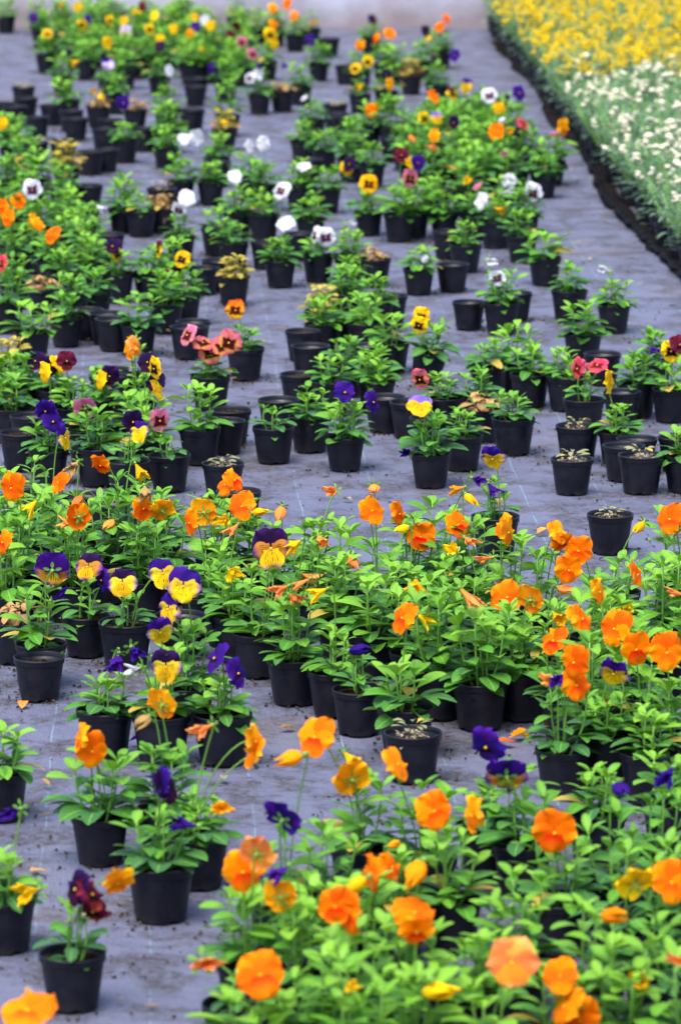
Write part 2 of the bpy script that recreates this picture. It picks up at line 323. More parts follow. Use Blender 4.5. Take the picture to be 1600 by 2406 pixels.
# flowers: unit radius, facing +Z, up +Y
def petal_mesh(ang, L, W, zoff, m, notch=0.0, ruff=0.05, cup=0.12):
    mb = MB(); nu, nv = 9, 8; v = []; uv = []; f = []; ca, sa = math.cos(ang), math.sin(ang); p1, p2 = random.uniform(0, 6.28), random.uniform(0, 6.28)
    for j in range(nv + 1):
        t = j / nv; wd = W * max(0.42 * (1 - 1.8 * t), 0.03, math.sin(math.pi * min(1.0, t * 0.95 + 0.03) ** 1.05)) ** 0.6
        for i in range(nu):
            u = -1 + 2 * i / (nu - 1); x = u * wd
            y = L * (t - notch * max(0, t - 0.6) * (1 - abs(u)) * 1.6) + 0.03
            if j == nv: y -= 0.05 * L * u * u
            z = zoff + cup * (t - 0.75 * t * t) * 0.9 - 0.10 * (t ** 3) + ruff * t * t * (math.sin(2.6 * u + p1) + 0.5 * math.sin(5.5 * u + p2)) - 0.05 * u * u * t
            v.append((x * ca + y * sa, -x * sa + y * ca, z)); uv.append((0.5 + 0.5 * u, t))
    for j in range(nv):
        for i in range(nu - 1):
            a = j * nu + i; f.append((a, a + 1, a + nu + 1, a + nu))
    mb.add(v, f, uv); return mb.mesh('petal', m)
PET = {}
def petals(kind):
    if kind not in PET:
        a, b, c = FL[kind]; vs = []
        for _ in range(5):
            r = lambda s: random.uniform(1 - s, 1 + s)
            ru = random.uniform(0.08, 0.17); o = rv(0.12)
            vs.append([petal_mesh(-0.56 * r(0.15) + o, 1.04 * r(0.08), 0.56 * r(0.1), -0.13, a, 0, ru), petal_mesh(0.56 * r(0.15) + o, 1.04 * r(0.08), 0.56 * r(0.1), -0.09, a, 0, ru),
                       petal_mesh(-1.66 * r(0.08) + o, 0.92 * r(0.08), 0.47 * r(0.1), -0.03, b, 0, ru), petal_mesh(1.66 * r(0.08) + o, 0.92 * r(0.08), 0.47 * r(0.1), 0.0, b, 0, ru),
                       petal_mesh(math.pi + rv(0.1) + o, 0.92 * r(0.08), 0.58 * r(0.1), 0.05, c, 0.2, ru)])
        PET[kind] = vs
    return random.choice(PET[kind])
MEYE = bpy.data.materials.new('yellow_eye'); MEYE.use_nodes = True
MEYE.node_tree.nodes['Principled BSDF'].inputs['Base Color'].default_value = (0.62, 0.36, 0.01, 1); spec(MEYE.node_tree.nodes['Principled BSDF'], 0.7, 0.1)
def calyx_mesh():
    mb = MB()
    lathe(mb, [(0.0, -0.28), (0.05, -0.27), (0.10, -0.2), (0.11, -0.1), (0.05, -0.09), (0.0, -0.06)], 8)
    for i in range(5):
        a = 2 * math.pi * i / 5 + 0.3; o = Vector((math.cos(a), math.sin(a), 0))
        leaf(mb, o * 0.07 + Vector((0, 0, -0.18)), o + Vector((0, 0, 0.15)), Vector((0, 0, -1)), 0.42, 0.17, -0.3, 0.3)
    lathe(mb, [(0.075, 0.03), (0.07, 0.075), (0.045, 0.1), (0.0, 0.108)], 8, mi=1)
    return mb.mesh('flower', [M['stalk'], MEYE])
CALYX = calyx_mesh()
def wilt_mesh(m, style):
    """a spent or opening flower: five petals collapsed on each other, flaring to a torn edge or twisted to a point"""
    mb = MB(); sq = random.uniform(0.45, 0.8)
    for i in range(5):
        a0 = 2 * math.pi * i / 5 + rv(0.35); Lp = random.uniform(0.75, 1.2); tw = rv(0.5); fl = random.uniform(0.25, 0.62) if style else random.uniform(0.05, 0.2); v = []; uv = []; f = []
        for j in range(8):
            t = j / 7; rr = (0.09 + fl * t ** 1.2) if style else (0.09 + 0.30 * math.sin(math.pi * min(1, t * 0.8 + 0.1)) * (1 - 0.75 * t * t) + fl * t * 0.3)
            half = 1.05 * math.sin(math.pi * (0.16 + 0.80 * t)) ** 0.8
            for k in range(7):
                u = -1 + k / 3; ang = a0 + u * half + tw * t; q = rr * (1 + 0.22 * t * math.sin(6 * u + 2 * i) - 0.15 * t * u * u)
                v.append((q * math.cos(ang), q * math.sin(ang) * sq, Lp * t * (1 - 0.22 * u * u * t) + rv(0.015))); uv.append((0.5 + u / 2, 0.3 + 0.65 * t))
        for j in range(7):
            for k in range(6):
                b = j * 7 + k; f.append((b, b + 1, b + 8, b + 7))
        mb.add(v, f, uv, 0.3)
    return mb.mesh('closed_petals', m)
WILT = {k: [wilt_mesh(m, q % 4 != 0) for q in range(4)] for k, m in BUD.items()}

# ------------------------------------------------------------------ ground and wall
def ground_mat():
    m, t, p, out = mat('woven_ground_cover'); tc = nd(t, 'ShaderNodeTexCoord'); P = tc.outputs['Object']
    dt = nd(t, 'ShaderNodeVectorMath', operation='DOT_PRODUCT'); t.links.new(P, dt.inputs[0]); dt.inputs[1].default_value = LATDIR
    dr = nd(t, 'ShaderNodeVectorMath', operation='DOT_PRODUCT'); t.links.new(P, dr.inputs[0]); dr.inputs[1].default_value = ROWDIR
    lat, row = dt.outputs['Value'], dr.outputs['Value']
    cb = nd(t, 'ShaderNodeCombineXYZ'); t.links.new(mth(t, 'MULTIPLY', lat, 1.0), cb.inputs[0]); t.links.new(mth(t, 'MULTIPLY', row, 0.12), cb.inputs[1])
    cb2 = nd(t, 'ShaderNodeCombineXYZ'); t.links.new(mth(t, 'MULTIPLY', lat, 0.15), cb2.inputs[0]); t.links.new(row, cb2.inputs[1])
    s1 = nz(t, cb.outputs[0], 220, 2, 0.6); s2 = nz(t, cb2.outputs[0], 160, 2, 0.6)
    big = nz(t, P, 2.2, 5, 0.6, 0.4); med = nz(t, P, 9, 5, 0.65, 0.3); fine = nz(t, P, 70, 4, 0.7)
    c = mixc(t, big, (0.058, 0.065, 0.118), (0.122, 0.132, 0.212))
    c = mixc(t, mth(t, 'MULTIPLY', s1, 0.5), c, (0.05, 0.053, 0.08)); c = mixc(t, mth(t, 'MULTIPLY', s2, 0.35), c, (0.15, 0.155, 0.21))
    dirt = mth(t, 'MULTIPLY', ramp(t, med, [(0.45, 0.0), (0.58, 1.0)]), ramp(t, fine, [(0.38, 0.2), (0.58, 1.0)]))
    c = mixc(t, mth(t, 'MULTIPLY', dirt, 0.85), c, (0.032, 0.0245, 0.021))
    c = mixc(t, mth(t, 'MULTIPLY', ramp(t, big, [(0.56, 0.0), (0.7, 1.0)]), 0.35), c, (0.125, 0.1, 0.09))
    # pale blue-green guide threads woven into the cover
    g = mth(t, 'FRACT', mth(t, 'ADD', mth(t, 'DIVIDE', mth(t, 'ADD', lat, mth(t, 'MULTIPLY', mth(t, 'SUBTRACT', big, 0.5), 0.02)), 0.16), 0.54))
    ln = mth(t, 'LESS_THAN', mth(t, 'ABSOLUTE', mth(t, 'SUBTRACT', g, 0.5)), 0.006)
    ln = mth(t, 'MULTIPLY', ln, ramp(t, med, [(0.40, 0.42), (0.56, 0.0)]))
    c = mixc(t, ln, c, (0.2, 0.42, 0.46))
    t.links.new(c, p.inputs['Base Color']); spec(p, 0.62, 0.35)
    h = mth(t, 'ADD', mth(t, 'MULTIPLY', big, 6.0), mth(t, 'ADD', mth(t, 'MULTIPLY', s1, 0.25), mth(t, 'ADD', mth(t, 'MULTIPLY', med, 0.9), mth(t, 'MULTIPLY', dirt, 0.3))))
    bump(t, p, h, 0.55, 0.012); return m
mb = MB()
nx, ny = 60, 120; v = []; f = []
for j in range(ny + 1):
    for i in range(nx + 1):
        x = -9 + 18 * i / nx; y = 2 + 22 * j / ny
        v.append((x, y, noise.noise(Vector((x * 1.3, y * 1.3, 0))) * 0.0025 - 0.003))
for j in range(ny):
    for i in range(nx):
        a = j * (nx + 1) + i; f.append((a, a + 1, a + nx + 2, a + nx + 1))
mb.add(v, f); go = link('ground', mb.mesh('ground', ground_mat())); tag(go, 'grey woven ground cover with dirt and pale guide threads', 'ground', kind='structure')
def flat_mat(name, col, r=0.9):
    m, t, p, out = mat(name); tc = nd(t, 'ShaderNodeTexCoord'); n = nz(t, tc.outputs['Object'], 3, 5, 0.6)
    t.links.new(mixc(t, n, tuple(x * 0.7 for x in col), tuple(min(1, x * 1.3) for x in col)), p.inputs['Base Color']); spec(p, r, 0.2); return m
mb = MB(); mb.add([(-150, -150, -0.03), (150, -150, -0.03), (150, 150, -0.03), (-150, 150, -0.03)], [(0, 1, 2, 3)])
tag(link('terrain', mb.mesh('terrain', flat_mat('bare_earth', (0.16, 0.13, 0.1)))), 'bare earth round the nursery beds', 'ground', kind='structure')
# dark soil gutter along the right-hand bed
Lp = [(1150, 100), (1182, 133), (1258, 215), (1288, 290), (1361, 357), (1387, 408), (1412, 474), (1478, 540), (1550, 612), (1660, 720)]
Rp = [(1200, 100), (1220, 133), (1310, 215), (1345, 290), (1400, 357), (1425, 408), (1462, 474), (1525, 540), (1592, 607), (1705, 720)]
v = []; f = []; N = 60
def interp(P, s):
    k = min(int(s * (len(P) - 1)), len(P) - 2); q = s * (len(P) - 1) - k
    return P[k][0] + (P[k + 1][0] - P[k][0]) * q, P[k][1] + (P[k + 1][1] - P[k][1]) * q
for j in range(N + 1):
    a = on_z(*interp(Lp, j / N)); b = on_z(*interp(Rp, j / N)); wob = noise.noise(Vector((j * 0.6, 0, 5))) * 0.03
    for i in range(6):
        q = a.lerp(b, i / 5); q.x += wob * (1 - i / 5); q.z = 0.004 + (noise.noise(q * 9) * 0.008 + 0.006 if 0 < i < 5 else 0); v.append(q)
for j in range(N):
    for i in range(5):
        a = j * 6 + i; f.append((a, a + 1, a + 7, a + 6))
mb = MB(); mb.add(v, f); tag(link('soil_strip', mb.mesh('soil_strip', M['strip'])), 'dark damp soil strip beside the right-hand flower bed', 'soil', kind='structure')
# crumpled black film along the strip's path side
def film_mat():
    m, t, p, out = mat('black_film'); p.inputs['Base Color'].default_value = (0.005, 0.005, 0.007, 1); spec(p, 0.6, 0.06)
    tc = nd(t, 'ShaderNodeTexCoord'); bump(t, p, nz(t, tc.outputs['Object'], 40, 4), 0.8, 0.01); return m
v = []; f = []; N = 260
for j in range(N + 1):
    q_ = 0.36 + 0.64 * j / N; a = on_z(*interp(Lp, q_)); b = on_z(*interp(Rp, q_)); d = (b - a) * random.uniform(0.26, 0.34); wob = noise.noise(Vector((j * 0.22, 0, 9))) * 0.02
    for i in range(8):
        q = a + d * (i / 7) + LATDIR * (wob * (1 - i / 7)); q.z = 0.014 + (0.006 + 0.018 * abs(noise.noise(Vector((j * 0.33, i * 0.9, 2))))) * math.sin(math.pi * i / 7) ** 0.6; v.append(q)
for j in range(N):
    for i in range(7):
        a = j * 8 + i; f.append((a, a + 1, a + 9, a + 8))
mb = MB(); mb.add(v, f); tag(link('edging_film', mb.mesh('edging_film', film_mat(), False)), 'crumpled black plastic film edging along the right-hand path', 'edging')
# whitewashed wall behind the beds
def wall_mat():
    m, t, p, out = mat('stained_whitewash'); tc = nd(t, 'ShaderNodeTexCoord'); P = tc.outputs['Object']
    sx = nd(t, 'ShaderNodeSeparateXYZ'); t.links.new(P, sx.inputs[0])
    a = nz(t, P, 1.6, 5, 0.6, 0.6); b = nz(t, P, 7, 5, 0.7)
    c = mixc(t, a, (0.34, 0.37, 0.50), (0.54, 0.58, 0.72))
    z = mth(t, 'ADD', sx.outputs[2], mth(t, 'MULTIPLY', mth(t, 'SUBTRACT', a, 0.5), 0.35))
    c = mixc(t, mth(t, 'MULTIPLY', ramp(t, z, [(0.03, 1.0), (0.28, 0.0)]), 0.8), c, (0.2, 0.14, 0.12))
    c = mixc(t, mth(t, 'MULTIPLY', ramp(t, b, [(0.58, 0.0), (0.72, 1.0)]), 0.4), c, (0.36, 0.3, 0.28))
    t.links.new(c, p.inputs['Base Color']); spec(p, 0.9, 0.1); bump(t, p, b, 0.5, 0.02); return m
Yw = on_z(900, 66).y
mb = MB(); v = []; f = []; nx, nzz = 80, 14
for j in range(nzz + 1):
    for i in range(nx + 1):
        x = -6 + 12 * i / nx; z = -0.03 + 2.0 * j / nzz; v.append((x, Yw + 0.02 * noise.noise(Vector((x * 2.5, z * 2.5, 1))), z))
for j in range(nzz):
    for i in range(nx):
        a = j * (nx + 1) + i; f.append((a, a + 1, a + nx + 2, a + nx + 1))
o = len(v); v += [(-6, Yw + 0.03, -0.03), (6, Yw + 0.03, -0.03), (6, Yw + 0.03, 1.97), (-6, Yw + 0.03, 1.97), (-6, Yw + 0.28, -0.03), (6, Yw + 0.28, -0.03), (6, Yw + 0.28, 2.0), (-6, Yw + 0.28, 2.0)]
f += [(o + 4, o + 7, o + 6, o + 5), (o + 3, o + 2, o + 6, o + 7), (o, o + 3, o + 7, o + 4), (o + 1, o + 5, o + 6, o + 2)]
mb.add(v, f); tag(link('wall', mb.mesh('wall', wall_mat())), 'stained whitewashed wall closing the far end of the beds', 'wall')

# ------------------------------------------------------------------ the catalogue, read off the photograph tile by tile
TILE = {'A': (0, 0), 'B': (800, 0), 'C': (0, 400), 'D': (800, 400), 'E': (0, 800), 'F': (800, 800), 'G': (0, 1200), 'H': (800, 1200), 'I': (0, 1600), 'J': (800, 1600), 'K': (0, 1906), 'L': (800, 1906)}
POTS_TXT = {
'A': """30,75,g 180,80,g 290,85,g 420,95,g 215,250,g 400,265,g 290,345,g 505,375,g 645,265,g 575,320,g 520,150,g 590,230,g 640,110,g 700,190,g 740,270,g 735,350,g 830,180,g
880,300,g 905,130,g 950,110,g 970,290,g 1060,290,g 1110,310,g 1230,280,g 1090,80,t 1200,120,g 1270,130,g 1360,155,g 1430,130,s 1515,180,e 1468,285,g 1040,370,g 1195,430,g 1300,420,w
1385,390,g 110,400,d 120,455,e 70,490,e 15,470,e 170,540,e 240,480,e 310,470,g 330,510,e 350,545,e 455,490,w 540,430,g 625,500,w 510,545,e 770,500,g 905,365,e 900,395,e 885,510,e
1050,530,t 1035,590,q 480,590,e 575,645,g 670,595,e 765,670,g 765,600,g 290,650,e 310,760,q 415,700,e 490,685,e 845,830,g 960,830,g 1000,720,g 1000,752,e 1150,800,g 1210,850,g 1440,550,g
1545,480,d 1550,525,e 1400,650,g 1495,680,g 1420,735,e 1400,860,g 1490,866,g 60,630,g 60,680,g 120,740,g 170,650,d 40,830,g 300,870,g 400,860,e 170,820,g 700,110,g 780,90,g 850,60,g 1020,180,g 1130,170,g 80,30,s 480,60,g 350,200,g 460,230,g 780,230,g""",
'B': """200,290,g 140,170,g 370,280,g 460,230,g 325,345,q 445,390,g 90,330,g 25,300,e 90,430,s 210,420,g 140,585,g 225,590,t 245,640,e 45,640,g 145,755,g 20,540,e
435,785,g 560,775,g 650,780,g 725,800,g 800,800,g 875,800,g 970,745,b 420,690,g 540,690,g 640,680,g 740,690,g 850,690,g 460,590,g 570,590,g 660,590,g 760,590,g 530,500,g 640,500,g 720,520,g 580,832,e 330,740,g 50,730,g 260,300,g 300,680,g""",
'C': """120,130,g 300,170,g 90,220,g 30,290,g 160,280,g 235,240,g 290,235,e 380,180,e 565,170,g 650,187,s 745,85,d 750,170,w 830,300,g 390,265,g 400,350,g 420,430,g 70,505,g 200,540,w 30,610,b 150,745,b
305,672,g 400,640,e 440,560,g 490,660,e 525,690,e 640,712,b 765,612,b 850,570,g 570,475,g 660,470,g 830,440,g 900,440,e 1000,425,e 1075,487,q 1000,270,g 1095,190,g 1090,330,g 1215,205,g 1290,412,g 1375,290,e 1210,330,e 1430,215,g 1510,390,g 1480,640,q
1395,735,e 1430,815,e 1530,700,g 1130,820,g 870,725,e 890,690,e 970,950,g 50,870,q 500,300,e 250,420,g 300,480,g 330,590,g""",
'D': """130,182,g 270,208,b 350,190,g 465,195,g 440,120,g 575,90,g 620,200,g 715,238,g 760,130,g 845,195,g 835,300,g 940,402,b 575,345,g 495,285,e 360,445,g 515,432,e 125,405,w 30,395,g 590,598,e 740,615,g 805,560,e
1052,560,g 1258,612,g 1115,757,b 1205,842,e 237,787,b 390,838,g;10 690,900,g;-6 800,870,b 880,942,g 1030,955,g 110,810,e 170,605,g 90,705,g 220,585,e 30,560,g 40,890,g 165,945,g 30,690,g 40,480,g""",
'E': """620,150,s 515,130,e 530,165,e 130,200,g 60,312,g 145,350,e 100,432,e 225,495,g 40,165,e 340,300,g 400,400,g 500,370,e 620,380,b 680,465,g 590,558,s 780,525,s 920,405,t 1040,360,e 1062,322,e 1028,560,d 1100,692,e
1260,400,s 1428,352,g 1285,278,e 1382,160,e 1525,192,g 175,715,s 400,710,e 485,735,e 260,230,g 470,260,g 40,230,g 450,500,g""",
'F': """20,435,g 165,175,g 205,265,e 330,290,e 480,270,g 415,360,e 560,435,g 615,255,g 650,310,w 795,365,g 415,510,b 712,815,s 1090,400,d 1065,540,d 1120,275,s 1300,420,g 1370,440,e 1305,480,e 1405,535,d 1520,440,e 1560,530,g 1360,200,g 1520,220,b 1240,800,d 1440,90,g 1300,225,e""",
'G': """40,385,t 70,500,w 190,605,t 182,662,e 395,470,s 580,522,s 830,480,e 865,800,t 485,920,g 745,945,t 1025,945,g 940,378,g 1050,425,g 1090,490,g 1190,560,t 1355,680,t 1540,735,t""",
'H': """85,815,s 300,905,b 450,745,t 645,790,t 825,750,t 1265,370,s""",
'J': """333,238,d 1022,300,t 1215,250,g 1390,200,t 1550,260,t 1180,600,g 690,670,g 830,735,t 1530,560,g 1420,330,g""",
'I': """462,605,b 740,855,b 770,585,t 915,710,g 0,410,g""",
'K': """20,390,g 335,645,s""",
}
FLOW_TXT = {
'A': """155,85,V 285,20,o 360,35,Y 220,155,B 405,95,V 378,115,B 350,285,y 500,295,X;1.2 510,95,B 570,100,Y 497,200,Y;1.1 580,150,L;1.3 630,60,Y 655,30,M 690,135,B 710,75,Y 740,185,Y 735,215,D 785,330,N/r 800,135,Y 875,160,A 905,125,V 895,85,Y 945,95,N 970,120,Y
1065,165,M 1090,125,M/d 1115,195,P 1165,250,P 1245,160,B;1.4 1265,205,Y 1198,305,v 1320,20,O;1.2 1255,40,A 1260,110,A 1355,75,S 1440,105,o 1430,185,V 985,320,V 1150,360,W 1195,345,N 1310,300,v 570,475,V;1.1 1035,565,y 850,640,N 905,635,N;1.2 1145,675,N/l 1210,665,N;1.1
1400,455,n 1400,765,N/u 10,570,Y 930,225,y 1085,815,N 465,440,y 430,420,y""",
'B': """228,155,O;1.2 163,175,O/l 90,210,A 148,90,D 395,145,D 405,180,y 490,85,O/r 455,125,O 525,255,V 125,285,B 68,315,B 113,365,v 210,345,D 228,390,A/r 140,510,O;1.1 430,445,O/r;1.2 515,430,T 578,395,U;1.2 685,440,W;1.3 822,430,V;1.3 760,465,D/l 730,500,Y 385,545,B 445,545,E
520,565,D 485,600,Y/l 740,555,n 840,570,R/r 775,600,y 715,610,O;1.3 330,640,s 430,625,A 415,675,s 755,705,p 280,715,M 320,750,Y/r 358,750,V 985,615,p 1025,590,A/r;1.4 90,395,y 40,755,D 30,775,B""",
'C': """150,90,W;1.35 88,145,O;1.1 35,220,O;1.1 10,170,O 150,235,A/l 180,250,A/r 240,300,O;1.15 860,130,N;1.2 825,185,W/d 465,175,n 520,350,D 540,385,B/r 730,365,T/l 838,410,B 1295,95,W;1.4 1315,245,N/u;1.2 1450,300,W/l;1.2 1500,310,W;1.3 1085,645,Z;1.1 865,760,P/l;1.2 935,795,Q/u;1.2 970,838,Q;1.3 1055,795,Q;1.4 1018,812,Q;1.1 5,430,R 610,780,o""",
'D': """130,65,G;1.4 320,40,P;1.3 580,45,y 630,75,p 645,145,N/l;1.2 730,180,y 778,50,N 765,100,n 885,105,W;1.35 35,245,n 720,500,W 690,420,n;1.2 1205,455,n 360,725,B 370,685,B 1210,460,n 388,410,n""",
'E': """600,45,A/l 625,30,S/r 680,100,D 712,130,B/l;1.15 715,195,D 730,230,Y/r 462,185,Y/l 505,165,D 165,95,D 230,120,D 205,150,Y/l 275,110,Y/r 310,95,m 210,325,V/d;1.1 245,375,V;1.1 300,450,U/r;1.1 395,310,P/b;1.2 615,375,D 640,420,U 737,370,P;1.1 430,515,v
55,680,O;1.3 465,575,O/d 270,655,O/l 645,600,y 145,765,y 360,810,O/b;1.1 300,840,s 15,930,O/l 355,745,s 340,580,t 670,700,t 660,775,O/r;1.1 745,780,A/b;1.1 940,790,A/b;1.15 875,840,O/l;1.1 1115,765,O;1.25 1040,665,O/l 1080,645,O/r 1200,790,y 1290,800,s 1030,825,y 1070,870,s 500,850,s 1525,695,s 1350,945,y""",
'F': """20,240,V;1.1 150,285,V/r;1.1 365,180,Q/d 365,300,E/u;1.3 1090,130,R/l;1.1 1180,115,R/u;1.1 1240,195,Y/r;1.15 1520,50,B;1.1 1560,20,M 1440,45,v 700,545,U/d;1.15 635,640,u 155,685,s 145,785,O;1.2 270,800,O/r;1.1 280,870,y 370,905,O;1.2 540,850,O;1.2 530,685,o 600,735,y 595,920,s 740,850,A/l 770,885,A/r;1.1 700,690,v 305,520,v""",
'G': """245,270,J/b;1.5 275,395,v 405,260,K;1.25 565,335,H;1.2 470,320,V/l 845,350,U;1.4 750,290,U;1.2 775,455,U/l;1.2 740,560,U/d 630,650,v 540,700,v 610,730,n 765,720,H;1.15 990,680,V/l;1.2 1095,750,V/r;1.2 1250,175,K;1.75 1480,140,s 1430,310,s 1385,335,s 1290,360,s 1360,400,s 1075,285,y 1465,375,y""",
'H': """1000,100,A/r 1020,150,O/d 1095,185,O;1.1 1050,275,O;1.15 1040,365,s 1365,295,O/r 1190,375,A/r 1370,80,y 1515,40,O;1.3 1310,450,y 1545,380,s 595,400,s/b;1.4 765,400,O;1.35 880,410,A/b;1.1 285,495,O/l;1.2 395,500,y 665,220,s 60,240,s 345,350,o 1110,500,O/r;1.3 1260,545,O;1.4 980,600,O/l;1.1 1360,640,O;1.2 1500,655,O;1.4 1075,700,O;1.2 1085,805,O;1.2 1255,750,U/d;1.1 955,785,s 1000,775,v 90,640,v;1.3 520,180,y 1000,490,y""",
'I': """425,325,O;1.2 370,265,A/l 755,105,A/b;1.1 770,490,D/r;1.2 740,470,V/l 845,665,v;1.2 655,190,t 935,220,s 545,930,A/d 1015,585,o 1160,330,A/l;1.1 1175,280,A/r 1325,360,o;1.3 1450,260,O;1.35 1310,630,V/b;1.4 1120,880,O;1.35 1190,790,S/b;1.1 1285,890,v""",
'J': """45,450,A/b;1.3 260,385,A/r;1.2 430,600,O;1.2 605,620,A/l;1.2 985,700,O;1.5 670,305,V/d;1.4 765,430,J/b;1.5 1290,500,v;1.1 1500,440,v;1.2 140,890,O/l;1.2 235,860,O/r 70,940,y 335,900,o;1.4 250,750,o;0.6 1350,930,Y/b;1.2 1520,930,O;1.3 50,360,y""",
'K': """350,360,D/l;1.1 425,385,M/r 430,460,M/d 125,370,y;1.3 130,920,O/u;1.5 1290,390,A/b 1200,755,O;1.4 950,700,s;1.4 1545,440,O 60,10,v""",
'L': """340,470,O/u;1.3 350,555,O/d 30,470,O/l;1.3 790,700,S;1.6 1010,760,O;1.0 1030,900,A/l;1.3 1100,960,O;1.2 1265,480,o;1.2 1380,775,y 460,830,y;1.5 50,800,y;0.6 1560,690,s""",
}
# pots read straight in photograph pixels: the tall plants filling the near right corner and the deep orange band
RAW = [(680, 2110, 't'), (600, 2262, 't'), (695, 2292, 't'), (850, 1990, 't'), (1000, 2012, 't'), (1055, 2106, 't'), (850, 2232, 't'), (960, 2335, 't'), (835, 2372, 't'), (1315, 2112, 't'),
       (1215, 2255, 't'), (1130, 2335, 't'), (1385, 2312, 't'), (1550, 2295, 't'), (1440, 2062, 't'), (1545, 2012, 't'), (760, 2085, 't'), (1590, 2150, 't'), (1010, 2445, 't'), (860, 2480, 't'),
       (720, 2430, 't'), (1160, 2450, 't'), (1310, 2430, 't'), (1460, 2430, 't'), (1590, 2450, 't'), (640, 2450, 'b'), (1480, 2180, 't'), (770, 2180, 'g'), (70, 2560, 'g'), (560, 2360, 's'), (930, 2130, 'g')]
POTS = []                                   # dicts: x, y (rim, photo px), kind, tilt
for tl, txt in POTS_TXT.items():
    ox, oy = TILE[tl]
    for tok in txt.split():
        x, y, k = tok.split(','); tilt = 0.0
        if ';' in k: k, tl2 = k.split(';'); tilt = float(tl2)
        POTS.append(dict(px=(ox + float(x) / 1.96, oy + float(y) / 1.96), kind=k, tilt=tilt))
for x, y, k in RAW: POTS.append(dict(px=(x, y), kind=k, tilt=0.0))
for p in POTS: p['pos'] = on_z(*p['px'], RIMZ).to_2d()
# the dense band of orange pansies: pots stand almost touching
def inside(x, y, poly):
    c = False; n = len(poly)
    for i in range(n):
        (x1, y1), (x2, y2) = poly[i], poly[(i + 1) % n]
        if (y1 > y) != (y2 > y) and x < (x2 - x1) * (y - y1) / (y2 - y1) + x1: c = not c
    return c
BAND = [(-30, 1235), (200, 1215), (400, 1270), (700, 1285), (1000, 1300), (1220, 1345), (1290, 1400), (1640, 1330), (1640, 1735), (1360, 1700), (1240, 1590), (1130, 1580), (1030, 1560), (850, 1570), (690, 1530), (600, 1470), (520, 1400), (250, 1380), (-30, 1380)]
fill = random.Random(5)
FILLS = [([(70, 40), (300, 32), (520, 42), (650, 62), (640, 135), (480, 155), (300, 150), (180, 160), (90, 110)], 0.145, 0.34, 'g'),
         ([(985, 265), (1120, 235), (1180, 262), (1225, 370), (1235, 400), (1000, 395), (950, 340)], 0.12, 0.27, 'g'),
         ([(0, 490), (150, 480), (225, 545), (275, 610), (240, 690), (100, 680), (0, 700)], 0.122, 0.2, 'g'),
         ([(0, 925), (60, 890), (340, 900), (370, 950), (300, 1020), (180, 1000), (100, 950)], 0.122, 0.18, 'g')]
y0 = on_z(800, 1740, RIMZ).y; y1 = on_z(800, 1210, RIMZ).y; r = 0
yy = y0
while yy < y1:
    xx = -1.1 + (0.06 if r % 2 else 0)
    while xx < 1.1:
        q = Vector((xx + fill.uniform(-0.02, 0.02), yy + fill.uniform(-0.02, 0.02))); x, y = to_px((q.x, q.y, RIMZ))
        if inside(x, y, BAND) and min((q - p['pos']).length for p in POTS) > 0.092: POTS.append(dict(px=(x, y), kind=fill.choice('tttttg'), tilt=0.0, pos=q))
        xx += 0.122
    yy += 0.15; r += 1
for poly, sx_, sy_, kd in FILLS:
    ya = on_z(800, max(q[1] for q in poly), RIMZ).y; yb = on_z(800, min(q[1] for q in poly), RIMZ).y; r = 0
    while ya < yb:
        xx = -2.4 + (sx_ / 2 if r % 2 else 0)
        while xx < 2.4:
            q = Vector((xx + fill.uniform(-0.025, 0.025), ya + fill.uniform(-0.04, 0.04))); x, y = to_px((q.x, q.y, RIMZ))
            if inside(x, y, poly) and min((q - p['pos']).length for p in POTS) > 0.095: POTS.append(dict(px=(x, y), kind=kd, tilt=0.0, pos=q))
            xx += sx_
        ya += sy_; r += 1
for p in POTS: p['scale'] = random.uniform(0.95, 1.07); p['fl'] = []
for it in range(40):                        # settle overlapping pots apart
    for i, a in enumerate(POTS):
        for b in POTS[i + 1:]:
            d = b['pos'] - a['pos']
            if abs(d.y) < 0.094 and abs(d.x) < 0.094 and d.length < 0.0945:
                if d.length < 1e-5: d = Vector((0.001, 0.002))
                mv = d.normalized() * (0.0955 - d.length) * 0.5; a['pos'] = a['pos'] - mv; b['pos'] = b['pos'] + mv
for p in POTS: p['px'] = to_px((p['pos'].x, p['pos'].y, RIMZ)); p['ppm'] = F / ((Vector((p['pos'].x, p['pos'].y, RIMZ)) - Vector((0, 0, CAMZ))).dot(FW))
# every flower goes to the plant it most likely grows on
GREEN = 'gtbsqw'
for tl, txt in FLOW_TXT.items():
    ox, oy = TILE[tl]
    for tok in txt.split():
        x, y, k = tok.split(','); s = 1.0; face = 'f'
        if ';' in k: k, s = k.split(';'); s = float(s)
        if '/' in k: k, face = k.split('/')
        x = ox + float(x) / 1.96; y = oy + float(y) / 1.96; best = None
        if k == 'm': k = 'M'
        if k == 'u': k = 'v'
        for p in POTS:
            if p['kind'] not in GREEN: continue
            dx = (x - p['px'][0]) / p['ppm']; h = (p['px'][1] - y) / p['ppm']
            if h < -0.01 or h > 0.2 or abs(dx) > 0.12: continue
            want = 0.115 if p['kind'] == 't' else 0.085
            c = abs(dx) * 1.6 + abs(h - want) + 0.012 * len(p['fl']) + (0.06 if p['kind'] in 'qw' else 0)
            if best is None or c < best[0]: best = (c, p)
        if best: best[1]['fl'].append((x, y, k, face, s))
        else: print('no plant for flower', tl, tok)

